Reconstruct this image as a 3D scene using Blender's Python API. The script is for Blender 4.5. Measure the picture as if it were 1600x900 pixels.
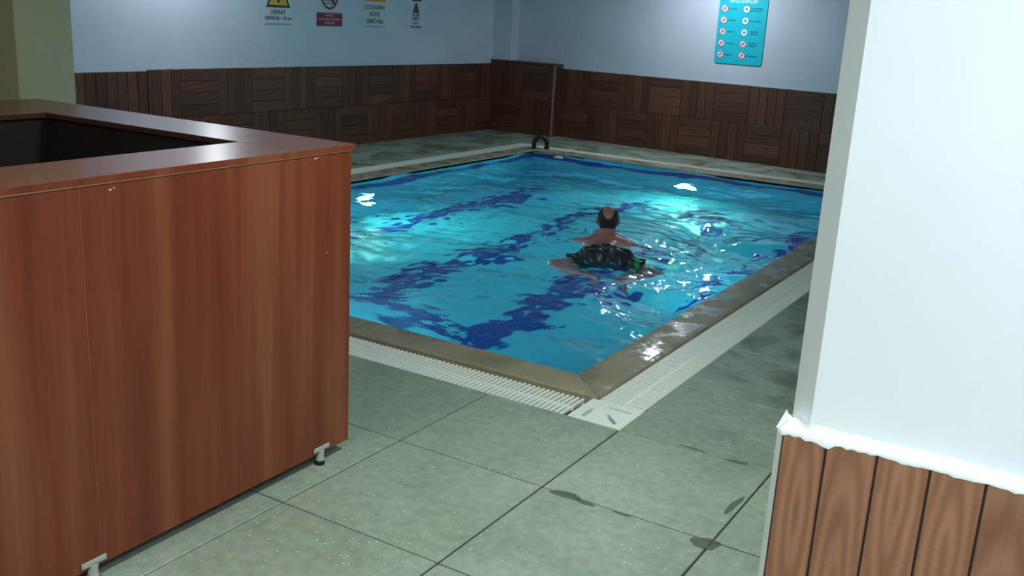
import bpy, bmesh, math, random
import numpy as np
from mathutils import Vector, Matrix, Euler

random.seed(7)
rng = np.random.default_rng(11)
for o in list(bpy.data.objects):
    bpy.data.objects.remove(o, do_unlink=True)
scene = bpy.context.scene
COL = scene.collection
PI = math.pi

# ---------------------------------------------------------------- camera
yaw, pitch, roll = -0.534845908, 0.267868387, 0.0561666698
cam_loc = Vector((1.43865849, -3.29953303, 1.52097355))
fwd = Vector((math.sin(yaw) * math.cos(pitch), math.cos(yaw) * math.cos(pitch), -math.sin(pitch)))
right = Vector((math.cos(yaw), -math.sin(yaw), 0))
upv = right.cross(fwd)
r2 = math.cos(roll) * right + math.sin(roll) * upv
u2 = -math.sin(roll) * right + math.cos(roll) * upv
cd = bpy.data.cameras.new('camera')
cd.sensor_width = 36
cd.lens = 36 * 1560 / 1600
cd.clip_start = 0.05
cam = bpy.data.objects.new('camera', cd)
COL.objects.link(cam)
cam.matrix_world = Matrix(((r2.x, u2.x, -fwd.x, cam_loc.x), (r2.y, u2.y, -fwd.y, cam_loc.y),
                           (r2.z, u2.z, -fwd.z, cam_loc.z), (0, 0, 0, 1)))
scene.camera = cam

# ---------------------------------------------------------------- world, exposure
world = bpy.data.worlds.new('world')
scene.world = world
world.use_nodes = True
world.node_tree.nodes['Background'].inputs[0].default_value = (0.5, 0.6, 0.7, 1)
world.node_tree.nodes['Background'].inputs[1].default_value = 0.05
scene.view_settings.view_transform = 'Standard'
scene.view_settings.look = 'None'
scene.view_settings.exposure = 0.0
scene.view_settings.gamma = 1.0
scene.view_settings.use_curve_mapping = False
scene.cycles.max_bounces = 10
scene.cycles.diffuse_bounces = 4
scene.cycles.transmission_bounces = 8
scene.cycles.sample_clamp_indirect = 20.0
scene.cycles.blur_glossy = 0.3

# ---------------------------------------------------------------- lamps (ceiling downlights and pool lamps)
CEIL = 2.45
# x, y, power, colour, size
DOWN = [
    (1.80, -2.75, 33, (0.90, 0.97, 1.0), 0.30),
    (0.55, -3.9, 26, (0.95, 1.0, 0.93), 0.30),
    (-1.0, -3.4, 14, (1.0, 1.0, 0.86), 0.30),
    (-5.35, 2.9, 19, (0.88, 0.95, 1.0), 0.16),
    (-2.75, 7.3, 29, (0.88, 0.96, 1.0), 0.16),
    (0.55, -0.75, 42, (0.93, 1.0, 0.93), 0.30),
]
POOL_LAMPS = [   # x, y, z, facing, power
    (-4.36, 3.75, -0.78, 'x+', 19),
    (-2.43, 6.82, -0.78, 'y-', 20),
    (-2.45, 0.45, -0.78, 'y+', 17),  # added unseen lamp, brightens the near end of the pool
    (-0.42, 3.9, -0.78, 'x-', 7),  # added unseen lamp, weak fill from the right side
]


# ---------------------------------------------------------------- helpers
def link(o, parent=None):
    COL.objects.link(o)
    if parent is not None:
        o.parent = parent
    return o


def tag(o, label=None, cat=None, group=None, kind=None):
    if label: o['label'] = label
    if cat: o['category'] = cat
    if group: o['group'] = group
    if kind: o['kind'] = kind
    return o


def empty(name, loc=(0, 0, 0), rz=0.0, parent=None):
    o = bpy.data.objects.new(name, None)
    o.location = loc
    o.rotation_euler = (0, 0, rz)
    o.empty_display_size = 0.1
    return link(o, parent)


def mesh_obj(name, me, m=None, parent=None, loc=None, rot=None):
    if m is not None and not me.materials:
        me.materials.append(m)
    o = bpy.data.objects.new(name, me)
    if loc is not None: o.location = loc
    if rot is not None: o.rotation_euler = rot
    return link(o, parent)


def bm_mesh(name, bm, smooth=False):
    me = bpy.data.meshes.new(name)
    bm.normal_update()
    bm.to_mesh(me)
    bm.free()
    if smooth:
        for p in me.polygons: p.use_smooth = True
    return me


def box_into(bm, x0, x1, y0, y1, z0, z1):
    r = bmesh.ops.create_cube(bm, size=1.0)
    for v in r['verts']:
        v.co = Vector(((x0 + x1) / 2 + v.co.x * (x1 - x0), (y0 + y1) / 2 + v.co.y * (y1 - y0), (z0 + z1) / 2 + v.co.z * (z1 - z0)))
    return r['verts']


def bevel(bm, w, seg=1):
    bmesh.ops.bevel(bm, geom=list(bm.edges), offset=w, segments=seg, profile=0.5, affect='EDGES', clamp_overlap=True)


def box(name, x0, x1, y0, y1, z0, z1, m, parent=None, bev=0.0, seg=1):
    bm = bmesh.new()
    box_into(bm, x0, x1, y0, y1, z0, z1)
    if bev: bevel(bm, bev, seg)
    return mesh_obj(name, bm_mesh(name, bm), m, parent)


def struct(name, o):
    o['kind'] = 'structure'
    return o


def cyl_into(bm, c, r1, r2_, h, seg=20, axis='z'):
    rr = bmesh.ops.create_cone(bm, cap_ends=True, segments=seg, radius1=r1, radius2=r2_, depth=h)
    R = Matrix.Identity(4)
    if axis == 'x': R = Matrix.Rotation(PI / 2, 4, 'Y')
    if axis == 'y': R = Matrix.Rotation(-PI / 2, 4, 'X')
    for v in rr['verts']:
        v.co = R @ v.co + Vector(c)
    return rr['verts']


def tube_mesh(name, pts, r, seg=12):
    bm = bmesh.new()
    pts = [Vector(p) for p in pts]
    rings = []
    prev = None
    for i, p in enumerate(pts):
        t = (pts[min(i + 1, len(pts) - 1)] - pts[max(i - 1, 0)]).normalized()
        a = (prev - prev.dot(t) * t).normalized() if prev else t.orthogonal().normalized()
        prev = a
        b = t.cross(a)
        rad = r[i] if isinstance(r, (list, tuple)) else r
        rings.append([bm.verts.new(p + rad * (math.cos(2 * PI * k / seg) * a + math.sin(2 * PI * k / seg) * b)) for k in range(seg)])
    for A, B in zip(rings, rings[1:]):
        for k in range(seg):
            bm.faces.new((A[k], A[(k + 1) % seg], B[(k + 1) % seg], B[k]))
    bm.faces.new(rings[0][::-1]); bm.faces.new(rings[-1])
    return bm_mesh(name, bm, True)


def prism_mesh(name, poly, d, bev=0.0):
    """polygon in local x,z extruded from y=0 to y=-d (front face towards -y)"""
    bm = bmesh.new()
    A = [bm.verts.new((p[0], -d, p[1])) for p in poly]
    B = [bm.verts.new((p[0], 0, p[1])) for p in poly]
    n = len(poly)
    bm.faces.new(A)
    bm.faces.new(B[::-1])
    for i in range(n):
        bm.faces.new((A[i], B[i], B[(i + 1) % n], A[(i + 1) % n]))
    bmesh.ops.recalc_face_normals(bm, faces=list(bm.faces))
    if bev:
        bmesh.ops.bevel(bm, geom=list(bm.edges), offset=bev, segments=1, affect='EDGES')
    return bm_mesh(name, bm)


# ---------------------------------------------------------------- materials
def srgb(r, g, b):
    f = lambda c: (c / 255 / 12.92) if c / 255 <= 0.04045 else ((c / 255 + 0.055) / 1.055) ** 2.4
    return (f(r), f(g), f(b), 1)


class NT:
    def __init__(s, name):
        s.m = bpy.data.materials.new(name)
        s.m.use_nodes = True
        s.t = s.m.node_tree
        s.b = s.t.nodes['Principled BSDF']

    def n(s, typ, **kw):
        nd = s.t.nodes.new(typ)
        for k, v in kw.items():
            if k in nd.inputs: nd.inputs[k].default_value = v
            else: setattr(nd, k, v)
        return nd

    def l(s, a, b): s.t.links.new(a, b)

    def ramp(s, fac, stops, interp='LINEAR'):
        r = s.n('ShaderNodeValToRGB')
        r.color_ramp.interpolation = interp
        el = r.color_ramp.elements
        while len(el) < len(stops): el.new(0.5)
        for e, (p, c) in zip(el, stops):
            e.position = p; e.color = c
        s.l(fac, r.inputs[0])
        return r.outputs[0]

    def coord(s, scale=(1, 1, 1), kind='Object', loc=(0, 0, 0), rnd=False):
        tc = s.n('ShaderNodeTexCoord')
        mp = s.n('ShaderNodeMapping')
        mp.inputs['Scale'].default_value = scale
        mp.inputs['Location'].default_value = loc
        s.l(tc.outputs[kind], mp.inputs[0])
        if rnd:
            oi = s.n('ShaderNodeObjectInfo')
            ml = s.n('ShaderNodeMath', operation='MULTIPLY'); ml.inputs[1].default_value = 37.0
            s.l(oi.outputs['Random'], ml.inputs[0])
            va = s.n('ShaderNodeVectorMath', operation='ADD')
            s.l(mp.outputs[0], va.inputs[0]); s.l(ml.outputs[0], va.inputs[1])
            return va.outputs[0]
        return mp.outputs[0]

    def noise(s, vec, scale, detail=4, rough=0.55, dist=0.0):
        nz = s.n('ShaderNodeTexNoise')
        nz.inputs['Scale'].default_value = scale
        nz.inputs['Detail'].default_value = detail
        nz.inputs['Roughness'].default_value = rough
        nz.inputs['Distortion'].default_value = dist
        s.l(vec, nz.inputs['Vector'])
        return nz.outputs['Fac']

    def mix(s, fac, a, b, mode='MIX'):
        mx = s.n('ShaderNodeMix', data_type='RGBA', blend_type=mode)
        for sock, v in ((mx.inputs[0], fac), (mx.inputs[6], a), (mx.inputs[7], b)):
            if isinstance(v, (int, float, tuple)): sock.default_value = v
            else: s.l(v, sock)
        return mx.outputs[2]

    def bump(s, h, strength=0.2, dist=0.01):
        b = s.n('ShaderNodeBump')
        b.inputs['Strength'].default_value = strength
        b.inputs['Distance'].default_value = dist
        s.l(h, b.inputs['Height'])
        s.l(b.outputs[0], s.b.inputs['Normal'])

    def set(s, **kw):
        for k, v in kw.items():
            s.b.inputs[k.replace('_', ' ')].default_value = v
        return s


def plain(name, col, rough=0.5, metal=0.0, var=0.06, scale=9):
    t = NT(name)
    v = t.coord()
    nz = t.noise(v, scale, 5)
    c2 = tuple(max(0, c * (1 - var * 2)) for c in col[:3]) + (1,)
    t.l(t.ramp(nz, [(0.3, c2), (0.7, col)]), t.b.inputs['Base Color'])
    t.set(Roughness=rough, Metallic=metal)
    return t.m


def m_paint(name, col, rough=0.55):
    t = NT(name)
    v = t.coord()
    a = t.noise(v, 1.3, 4)
    b = t.noise(v, 60, 3)
    c2 = tuple(c * 0.9 for c in col[:3]) + (1,)
    t.l(t.ramp(a, [(0.3, c2), (0.65, col)]), t.b.inputs['Base Color'])
    t.bump(b, 0.08, 0.003)
    t.set(Roughness=rough)
    return t.m


def m_wood(name, dark, mid, light, stretch, rough=0.5, rnd=True, freq=1.0, bands=False, amt=0.5):
    t = NT(name)
    v = t.coord(stretch, rnd=rnd)
    g = t.noise(v, 6 * freq, 8, 0.62, 0.6)
    w = t.n('ShaderNodeTexWave', wave_type='RINGS', rings_direction='Y')
    w.inputs['Scale'].default_value = 1.6 * freq
    w.inputs['Distortion'].default_value = 5.0
    w.inputs['Detail'].default_value = 3.0
    w.inputs['Detail Scale'].default_value = 1.2
    t.l(v, w.inputs['Vector'])
    m = t.mix(amt, g, w.outputs['Fac'])
    c = t.ramp(m, [(0.25, dark), (0.52, mid), (0.8, light)])
    if rnd:
        oi = t.n('ShaderNodeObjectInfo')
        rr = t.ramp(oi.outputs['Random'], [(0, (0.60, 0.57, 0.56, 1)), (0.75, (0.95, 0.94, 0.93, 1)), (1, (1.22, 1.19, 1.15, 1))])
        c = t.mix(1.0, c, rr, 'MULTIPLY')
    t.l(c, t.b.inputs['Base Color'])
    t.bump(g, 0.12, 0.002)
    t.set(Roughness=rough)
    return t.m


M = {}
M['wall_blue'] = m_paint('painted_wall', srgb(200, 207, 224), 0.5)
M['wall_white'] = m_paint('white_wall_paint', srgb(224, 231, 236), 0.5)
M['pillar'] = m_paint('cream_paint', srgb(216, 192, 154), 0.5)
M['ceiling'] = m_paint('ceiling_paint', srgb(200, 205, 205), 0.7)
M['caulk'] = plain('white_caulk', srgb(238, 244, 244), 0.45, var=0.02, scale=40)
M['clad'] = m_wood('cladding_wood', srgb(84, 51, 37), srgb(97, 60, 43), srgb(114, 74, 54), (9, 9, 0.9), 0.45, freq=0.8, amt=0.3)
M['groove'] = plain('groove_dark', srgb(34, 22, 16), 0.7)
M['plank'] = m_wood('plank_wood', srgb(108, 66, 44), srgb(146, 98, 70), srgb(176, 126, 94), (9, 9, 0.9), 0.5, freq=0.75, amt=0.55)
def m_plank():
    t = NT('plank_wood')
    tc = t.n('ShaderNodeTexCoord'); sp = t.n('ShaderNodeSeparateXYZ'); t.l(tc.outputs['Object'], sp.inputs[0])
    oi = t.n('ShaderNodeObjectInfo')
    def math_(op, a, b):
        m_ = t.n('ShaderNodeMath', operation=op)
        for i_, q_ in enumerate((a, b)):
            if isinstance(q_, (int, float)): m_.inputs[i_].default_value = q_
            else: t.l(q_, m_.inputs[i_])
        return m_.outputs[0]
    x = math_('MULTIPLY', math_('SUBTRACT', sp.outputs['X'], 0.041), 12.0)
    z = math_('MULTIPLY', math_('SUBTRACT', sp.outputs['Z'], math_('MULTIPLY', oi.outputs['Random'], 0.9)), 1.6)
    cb_ = t.n('ShaderNodeCombineXYZ'); t.l(x, cb_.inputs[0]); t.l(z, cb_.inputs[2])
    t.l(math_('MULTIPLY', oi.outputs['Random'], 20.0), cb_.inputs[1])
    v = cb_.outputs[0]
    w = t.n('ShaderNodeTexWave', wave_type='RINGS', rings_direction='Y')
    w.inputs['Scale'].default_value = 1.5; w.inputs['Distortion'].default_value = 3.2
    w.inputs['Detail'].default_value = 3.0; w.inputs['Detail Scale'].default_value = 1.3
    t.l(v, w.inputs['Vector'])
    g = t.noise(v, 3.0, 6, 0.6, 0.4)
    f = t.noise(t.coord((60, 60, 2.0), rnd=True), 2.0, 5, 0.6)
    c = t.ramp(t.mix(0.35, g, w.outputs['Fac']), [(0.2, srgb(122, 82, 60)), (0.5, srgb(142, 98, 74)), (0.8, srgb(158, 114, 88))])
    c = t.mix(1.0, c, t.ramp(f, [(0.3, (0.92, 0.91, 0.90, 1)), (0.7, (1.05, 1.05, 1.05, 1))]), 'MULTIPLY')
    c = t.mix(1.0, c, t.ramp(oi.outputs['Random'], [(0, (0.9, 0.9, 0.92, 1)), (1, (1.08, 1.03, 1.0, 1))]), 'MULTIPLY')
    t.l(c, t.b.inputs['Base Color'])
    t.bump(f, 0.08, 0.001)
    t.set(Roughness=0.45)
    return t.m


M['plank'] = m_plank()
M['plastic'] = plain('white_plastic', srgb(232, 238, 230), 0.35, var=0.03, scale=20)
M['foot_white'] = plain('foot_plastic', srgb(170, 176, 168), 0.4)
M['rubber'] = plain('black_rubber', srgb(16, 16, 17), 0.5)
M['trim_grey'] = plain('pale_trim', srgb(170, 176, 168), 0.4)
M['trim_pink'] = plain('dull_trim', srgb(140, 118, 112), 0.5)


def m_counter():
    t = NT('mahogany_veneer')
    v = t.coord((1, 1, 0.05))
    big = t.noise(v, 8.5, 2, 0.45, 0.1)
    fine = t.noise(v, 60, 6, 0.7)
    c = t.ramp(big, [(0.34, srgb(104, 44, 27)), (0.5, srgb(116, 54, 34)), (0.64, srgb(128, 72, 47))])
    f = t.ramp(fine, [(0.3, (0.82, 0.80, 0.78, 1)), (0.7, (1.08, 1.08, 1.08, 1))])
    t.l(t.mix(1.0, c, f, 'MULTIPLY'), t.b.inputs['Base Color'])
    t.set(Roughness=0.32)
    t.b.inputs['Specular IOR Level'].default_value = 0.45
    t.bump(fine, 0.03, 0.001)
    return t.m


M['counter'] = m_counter()


def m_counter_top():
    t = NT('mahogany_top')
    v = t.coord((1, 1, 1))
    fine = t.noise(v, 30, 6, 0.7)
    t.l(t.ramp(fine, [(0.3, srgb(116, 68, 52)), (0.7, srgb(136, 86, 68))]), t.b.inputs['Base Color'])
    t.set(Roughness=0.26)
    return t.m


M['counter_top'] = m_counter_top()
M['edge_band'] = plain('edge_band', srgb(176, 128, 96), 0.5)
M['seam'] = plain('worn_seam', srgb(150, 92, 66), 0.5, var=0.3, scale=6)
M['shade_edge'] = plain('shade_edge_strip', srgb(62, 30, 24), 0.5)  # darkness of the slab's shaded inner edges, put into the colour
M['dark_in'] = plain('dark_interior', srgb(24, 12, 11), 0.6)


def m_tile(far=False):
    t = NT('terrazzo_tile')
    v = t.coord(kind='Object')
    oi = t.n('ShaderNodeObjectInfo')
    ad = t.n('ShaderNodeVectorMath', operation='ADD')
    t.l(v, ad.inputs[0]); t.l(oi.outputs['Location'], ad.inputs[1])
    w = ad.outputs[0]
    vo = t.n('ShaderNodeTexVoronoi', feature='F1')
    vo.inputs['Scale'].default_value = 62
    t.l(w, vo.inputs['Vector'])
    chip = t.ramp(vo.outputs['Distance'], [(0.12, (1, 1, 1, 1)), (0.26, (0, 0, 0, 1))])
    sel = t.n('ShaderNodeSeparateColor'); t.l(vo.outputs['Color'], sel.inputs[0])
    pick = t.ramp(sel.outputs[0], [(0.66, (0, 0, 0, 1)), (0.9, (1, 1, 1, 1))])
    chips = t.mix(1.0, chip, pick, 'MULTIPLY')
    mid = t.noise(w, 26, 5, 0.6)
    base = t.ramp(mid, [(0.3, srgb(134, 146, 134)), (0.7, srgb(156, 168, 155))])
    big = t.noise(w, 1.5, 6, 0.62, 0.5)
    base = t.mix(1.0, base, t.ramp(big, [(0.32, (0.80, 0.83, 0.78, 1)), (0.6, (1.04, 1.04, 1.03, 1))]), 'MULTIPLY')
    rr = t.ramp(oi.outputs['Random'], [(0, (0.93, 0.94, 0.93, 1)), (1, (1.05, 1.05, 1.03, 1))])
    base = t.mix(1.0, base, rr, 'MULTIPLY')
    # walked, damp grime along the poolside to the right and next to the counter
    sp = t.n('ShaderNodeSeparateXYZ'); t.l(w, sp.inputs[0])
    gr = t.noise(w, 3.2, 7, 0.66, 0.6)
    grime = t.ramp(gr, [(0.46, (0, 0, 0, 1)), (0.60, (0.8, 0.8, 0.8, 1))])
    mr = t.n('ShaderNodeMapRange'); mr.inputs[1].default_value = -0.25; mr.inputs[2].default_value = 1.0
    mr.inputs[3].default_value = 0.12; mr.inputs[4].default_value = 1.0
    t.l(sp.outputs['Y'], mr.inputs[0])
    gf = t.n('ShaderNodeMath', operation='MULTIPLY'); t.l(grime, gf.inputs[0]); t.l(mr.outputs[0], gf.inputs[1])
    base = t.mix(gf.outputs[0], base, srgb(84, 92, 70))
    cc = t.mix(chips, base, srgb(196, 206, 188))
    t.l(cc, t.b.inputs['Base Color'])
    t.l(t.ramp(gr, [(0.4, (0.5, 0.5, 0.5, 1)), (0.7, (0.3, 0.3, 0.3, 1))]), t.b.inputs['Roughness'])
    t.bump(mid, 0.06, 0.002)
    return t.m


M['tile'] = m_tile()
M['grout'] = plain('grout', srgb(52, 54, 44), 0.8, var=0.15, scale=14)


def m_coping():
    t = NT('coping_stone')
    v = t.coord()
    a = t.noise(v, 3.2, 5, 0.5, 0.2)
    b = t.noise(v, 40, 4)
    c = t.ramp(a, [(0.3, srgb(130, 120, 96)), (0.5, srgb(146, 136, 112)), (0.72, srgb(160, 151, 128))])
    t.l(c, t.b.inputs['Base Color'])
    t.l(t.ramp(t.noise(v, 5, 4), [(0.42, (0.12, 0.12, 0.12, 1)), (0.52, (0.5, 0.5, 0.5, 1))]), t.b.inputs['Roughness'])
    t.bump(t.noise(v, 45, 3, 0.5), 0.3, 0.004)
    return t.m


M['coping'] = m_coping()


def m_poolfloor(name, c1, c2):
    t = NT(name)
    v = t.coord()
    br = t.n('ShaderNodeTexBrick', offset=0.0)
    br.inputs['Scale'].default_value = 1.0
    br.inputs['Brick Width'].default_value = 0.05
    br.inputs['Row Height'].default_value = 0.05
    br.inputs['Mortar Size'].default_value = 0.0025
    br.inputs['Color1'].default_value = c1
    br.inputs['Color2'].default_value = c2
    br.inputs['Mortar'].default_value = tuple(min(1, c * 1.15) for c in c1[:3]) + (1,)
    t.l(v, br.inputs['Vector'])
    t.l(br.outputs['Color'], t.b.inputs['Base Color'])
    t.set(Roughness=0.4)
    return t.m


M['mosaic'] = m_poolfloor('turquoise_mosaic', srgb(74, 186, 216), srgb(66, 178, 210))
M['mosaic_dark'] = m_poolfloor('navy_mosaic', srgb(12, 52, 150), srgb(10, 44, 138))


def m_water():
    t = NT('pool_water')
    t.set(Roughness=0.0, IOR=1.333)
    t.b.inputs['Transmission Weight'].default_value = 1.0
    t.b.inputs['Base Color'].default_value = (0.86, 0.98, 1.0, 1)
    v = t.coord((1, 1, 1))
    a = t.noise(v, 16, 3, 0.5)
    t.bump(a, 0.25, 0.012)
    return t.m


M['water'] = m_water()


def m_emit(name, col, s):
    t = NT(name)
    t.b.inputs['Base Color'].default_value = col
    t.b.inputs['Emission Color'].default_value = col
    t.b.inputs['Emission Strength'].default_value = s
    return t.m


def m_skin():
    t = NT('wet_skin')
    v = t.coord()
    a = t.noise(v, 9, 5)
    t.l(t.ramp(a, [(0.3, srgb(180, 102, 96)), (0.7, srgb(206, 134, 126))]), t.b.inputs['Base Color'])
    t.set(Roughness=0.35)
    t.b.inputs['Subsurface Weight'].default_value = 0.08
    t.b.inputs['Subsurface Radius'].default_value = (0.02, 0.008, 0.004)
    return t.m


M['skin'] = m_skin()
M['hair'] = plain('dark_hair', srgb(34, 26, 22), 0.55, var=0.2, scale=90)

# ---------------------------------------------------------------- plan
PX0, PX1, PY0, PY1 = -4.36, -0.42, 0.45, 6.82      # pool rim, inner edge
CW, GW = 0.215, 0.235                                # coping width, grate width
DEPTH = 1.35
WZ = -0.03
FX, FY = Vector((-5.95, 8.41, 0)), Vector((2.6, 7.62, 0))   # far wall foot line
fdir = (FY - FX).normalized(); f_rz = math.atan2(fdir.y, fdir.x)
LX, LY = Vector((-5.975, 1.6, 0)), Vector((-5.865, 8.42, 0))
ldir = (LY - LX).normalized(); l_rz = math.atan2(ldir.y, ldir.x)


def far_u(x): return (x - FX.x) / fdir.x
def left_u(y): return (y - LX.y) / ldir.y


# ---------------------------------------------------------------- floor: slab + tiles
floor = empty('floor')
struct('floor', floor)
gb = bmesh.new()
ox0, oy0, ox1, oy1 = PX0 - CW - GW + 0.03, 0.0, 0.0, PY1 + CW + GW - 0.03
box_into(gb, -6.3, 2.7, -4.8, -0.002, -0.12, -0.006)
box_into(gb, 0.002, 2.7, -0.002, 8.5, -0.12, -0.006)
box_into(gb, -6.3, ox0, -0.002, 8.5, -0.12, -0.006)
box_into(gb, ox0, 0.002, PY1 + CW + GW, 8.5, -0.12, -0.006)
mesh_obj('floor_bed', bm_mesh('floor_bed', gb), M['grout'], floor)
T = 0.6
tile_cache = {}


def tile(x0, x1, y0, y1):
    w, h = round(x1 - x0, 3), round(y1 - y0, 3)
    if w < 0.02 or h < 0.02: return
    g = 0.0034
    key = (w, h)
    if key not in tile_cache:
        bm = bmesh.new()
        box_into(bm, g, w - g, g, h - g, -0.012, 0.0)
        bmesh.ops.bevel(bm, geom=[e for e in bm.edges if all(v.co.z > -0.001 for v in e.verts)], offset=0.0025, segments=1, affect='EDGES')
        me = bm_mesh('floor_tile', bm); me.materials.append(M['tile'])
        tile_cache[key] = me
    o = mesh_obj('floor_tile', tile_cache[key], None, floor, (x0, y0, random.uniform(-0.0008, 0.0008)))
    return o


hx0, hx1, hy0, hy1 = PX0 - CW - GW, 0.0, 0.0, PY1 + CW + GW
for i in range(-10, 5):
    for j in range(-8, 14):
        x0, x1 = i * T, (i + 1) * T
        y0, y1 = j * T, (j + 1) * T
        x1 = min(x1, 2.5); 
        y1 = min(y1, 8.4)
        if x1 <= x0 or y1 <= y0: continue
        ins = x1 > hx0 and x0 < hx1 and y1 > hy0 and y0 < hy1
        if not ins:
            tile(x0, x1, y0, y1)
        else:
            if x0 < hx0: tile(x0, hx0, y0, y1)
            if y1 > hy1:
                tile(max(x0, hx0), x1, max(y0, hy1), y1)

# ---------------------------------------------------------------- pool shell
pool = empty('pool_shell'); struct('pool_shell', pool); tag(pool, 'turquoise tiled swimming pool basin sunk into the floor')
box('pool_floor', PX0 - 0.1, PX1 + 0.1, PY0 - 0.1, PY1 + 0.1, -DEPTH - 0.1, -DEPTH, M['mosaic'], pool)


def pool_wall(p0, p1, n):
    """vertical wall panels from p0 to p1, with a navy band near the water line; n = inward normal"""
    p0 = Vector(p0); p1 = Vector(p1); n = Vector(n)
    for nm, z0, z1, m, off in (('pool_side', -DEPTH, -0.34, 'mosaic', 0.0), ('waterline_band', -0.34, -0.13, 'mosaic_dark', 0.002), ('pool_side', -0.13, -0.012, 'mosaic', 0.0)):
        bm = bmesh.new()
        a, b = p0 + n * off, p1 + n * off
        c, d = p0 - n * 0.1, p1 - n * 0.1
        vs = [bm.verts.new((q.x, q.y, z)) for z in (z0, z1) for q in (a, b, d, c)]
        for f in ((0, 1, 5, 4), (1, 2, 6, 5), (2, 3, 7, 6), (3, 0, 4, 7), (4, 5, 6, 7), (3, 2, 1, 0)):
            bm.faces.new([vs[k] for k in f])
        bmesh.ops.recalc_face_normals(bm, faces=list(bm.faces))
        # rotate so that mosaic rows run on the face
        mesh_obj(nm, bm_mesh(nm, bm), M[m], pool)


pool_wall((PX0, PY0, 0), (PX1, PY0, 0), (0, 1, 0))
pool_wall((PX1, PY0, 0), (PX1, PY1, 0), (-1, 0, 0))
pool_wall((PX1, PY1, 0), (PX0, PY1, 0), (0, -1, 0))
pool_wall((PX0, PY1, 0), (PX0, PY0, 0), (1, 0, 0))
SW = 0.10
zf0, zf1 = -DEPTH - 0.01, -DEPTH + 0.004
for (x0, x1, y0, y1) in [
    (-1.80 - SW, -1.80 + SW, 1.95, 6.0), (-2.78 - SW, -2.78 + SW, 1.95, 6.0), (-2.78 - SW, -1.80 + SW, 1.95 - 2 * SW, 1.95),
    (-2.78 - SW, -1.80 + SW, 6.0, 6.0 + 2 * SW),
    (-3.86 - SW, -3.86 + SW, 1.2, 6.3), (-0.84 - SW * 0.6, -0.84 + SW * 0.6, 3.4, 6.3),
]:
    box('lane_stripe', x0, x1, y0, y1, zf0, zf1, M['mosaic_dark'], pool)

# water surface
nx, ny = 260, 420
xs = np.linspace(PX0 + 0.0015, PX1 - 0.0015, nx); ys = np.linspace(PY0 + 0.0015, PY1 - 0.0015, ny)
X, Y = np.meshgrid(xs, ys)
Z = np.zeros_like(X)
for k in range(90):
    lam = 0.14 * (14 ** rng.random())
    th = rng.normal(0.9, 0.75) if k % 3 else rng.random() * 2 * PI
    amp = lam * 0.0024 * (1.25 if lam > 0.3 else 1.1)
    kk = 2 * PI / lam
    ph = rng.random() * 2 * PI
    w1 = 2.2 * np.sin(0.9 * X + rng.random() * 6) * np.cos(0.8 * Y + rng.random() * 6)
    Z += amp * np.sin(kk * (X * math.cos(th) + Y * math.sin(th)) + ph + w1)
SX, SY = -1.5, 2.9
R = np.hypot(X - SX, Y - SY)
mod = 0.75 + 1.15 * np.exp(-((X + 0.9) ** 2 / 1.0 + (Y - 3.2) ** 2 / 2.2))
Z *= mod
lamreg = 0.35 + 1.0 * np.exp(-((X + 1.2) ** 2 / 1.2 + (Y - 3.0) ** 2 / 3.5)) + 0.5 * np.exp(-((X + 3.2) ** 2 / 1.0 + (Y - 3.4) ** 2 / 2.0))
for k in range(60):
    lam = 0.07 * (2.6 ** rng.random())
    th = rng.random() * 2 * PI
    kk = 2 * PI / lam
    Z += lamreg * lam * 0.0022 * np.sin(kk * (X * math.cos(th) + Y * math.sin(th)) + rng.random() * 6 + 1.5 * np.sin(2.2 * X + rng.random() * 6) * np.cos(2.0 * Y + rng.random() * 6))
Z += 0.0035 * np.exp(-R / 0.9) * np.sin(2 * PI * R / 0.19 + 2 * np.sin(3 * np.arctan2(Y - SY, X - SX))) * np.clip(R / 0.2, 0, 1)
Z = np.where(Z > 0, 0.026 * np.tanh(Z / 0.026), Z) + WZ
co = np.stack([X.ravel(), Y.ravel(), Z.ravel()], 1)
idx = np.arange(nx * ny).reshape(ny, nx)
fc = np.stack([idx[:-1, :-1].ravel(), idx[:-1, 1:].ravel(), idx[1:, 1:].ravel(), idx[1:, :-1].ravel()], 1)
me = bpy.data.meshes.new('pool_water')
me.from_pydata(co.tolist(), [], fc.tolist())
me.polygons.foreach_set('use_smooth', np.ones(len(me.polygons), dtype=bool))
wo = mesh_obj('pool_water', me, M['water'])
tag(wo, 'rippling blue-green water filling the swimming pool', 'water', kind='stuff')

# coping: mitred rounded stones
coping = empty('pool_coping'); struct('pool_coping', coping); tag(coping, 'brown-beige wet stone edging round the pool')


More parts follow.
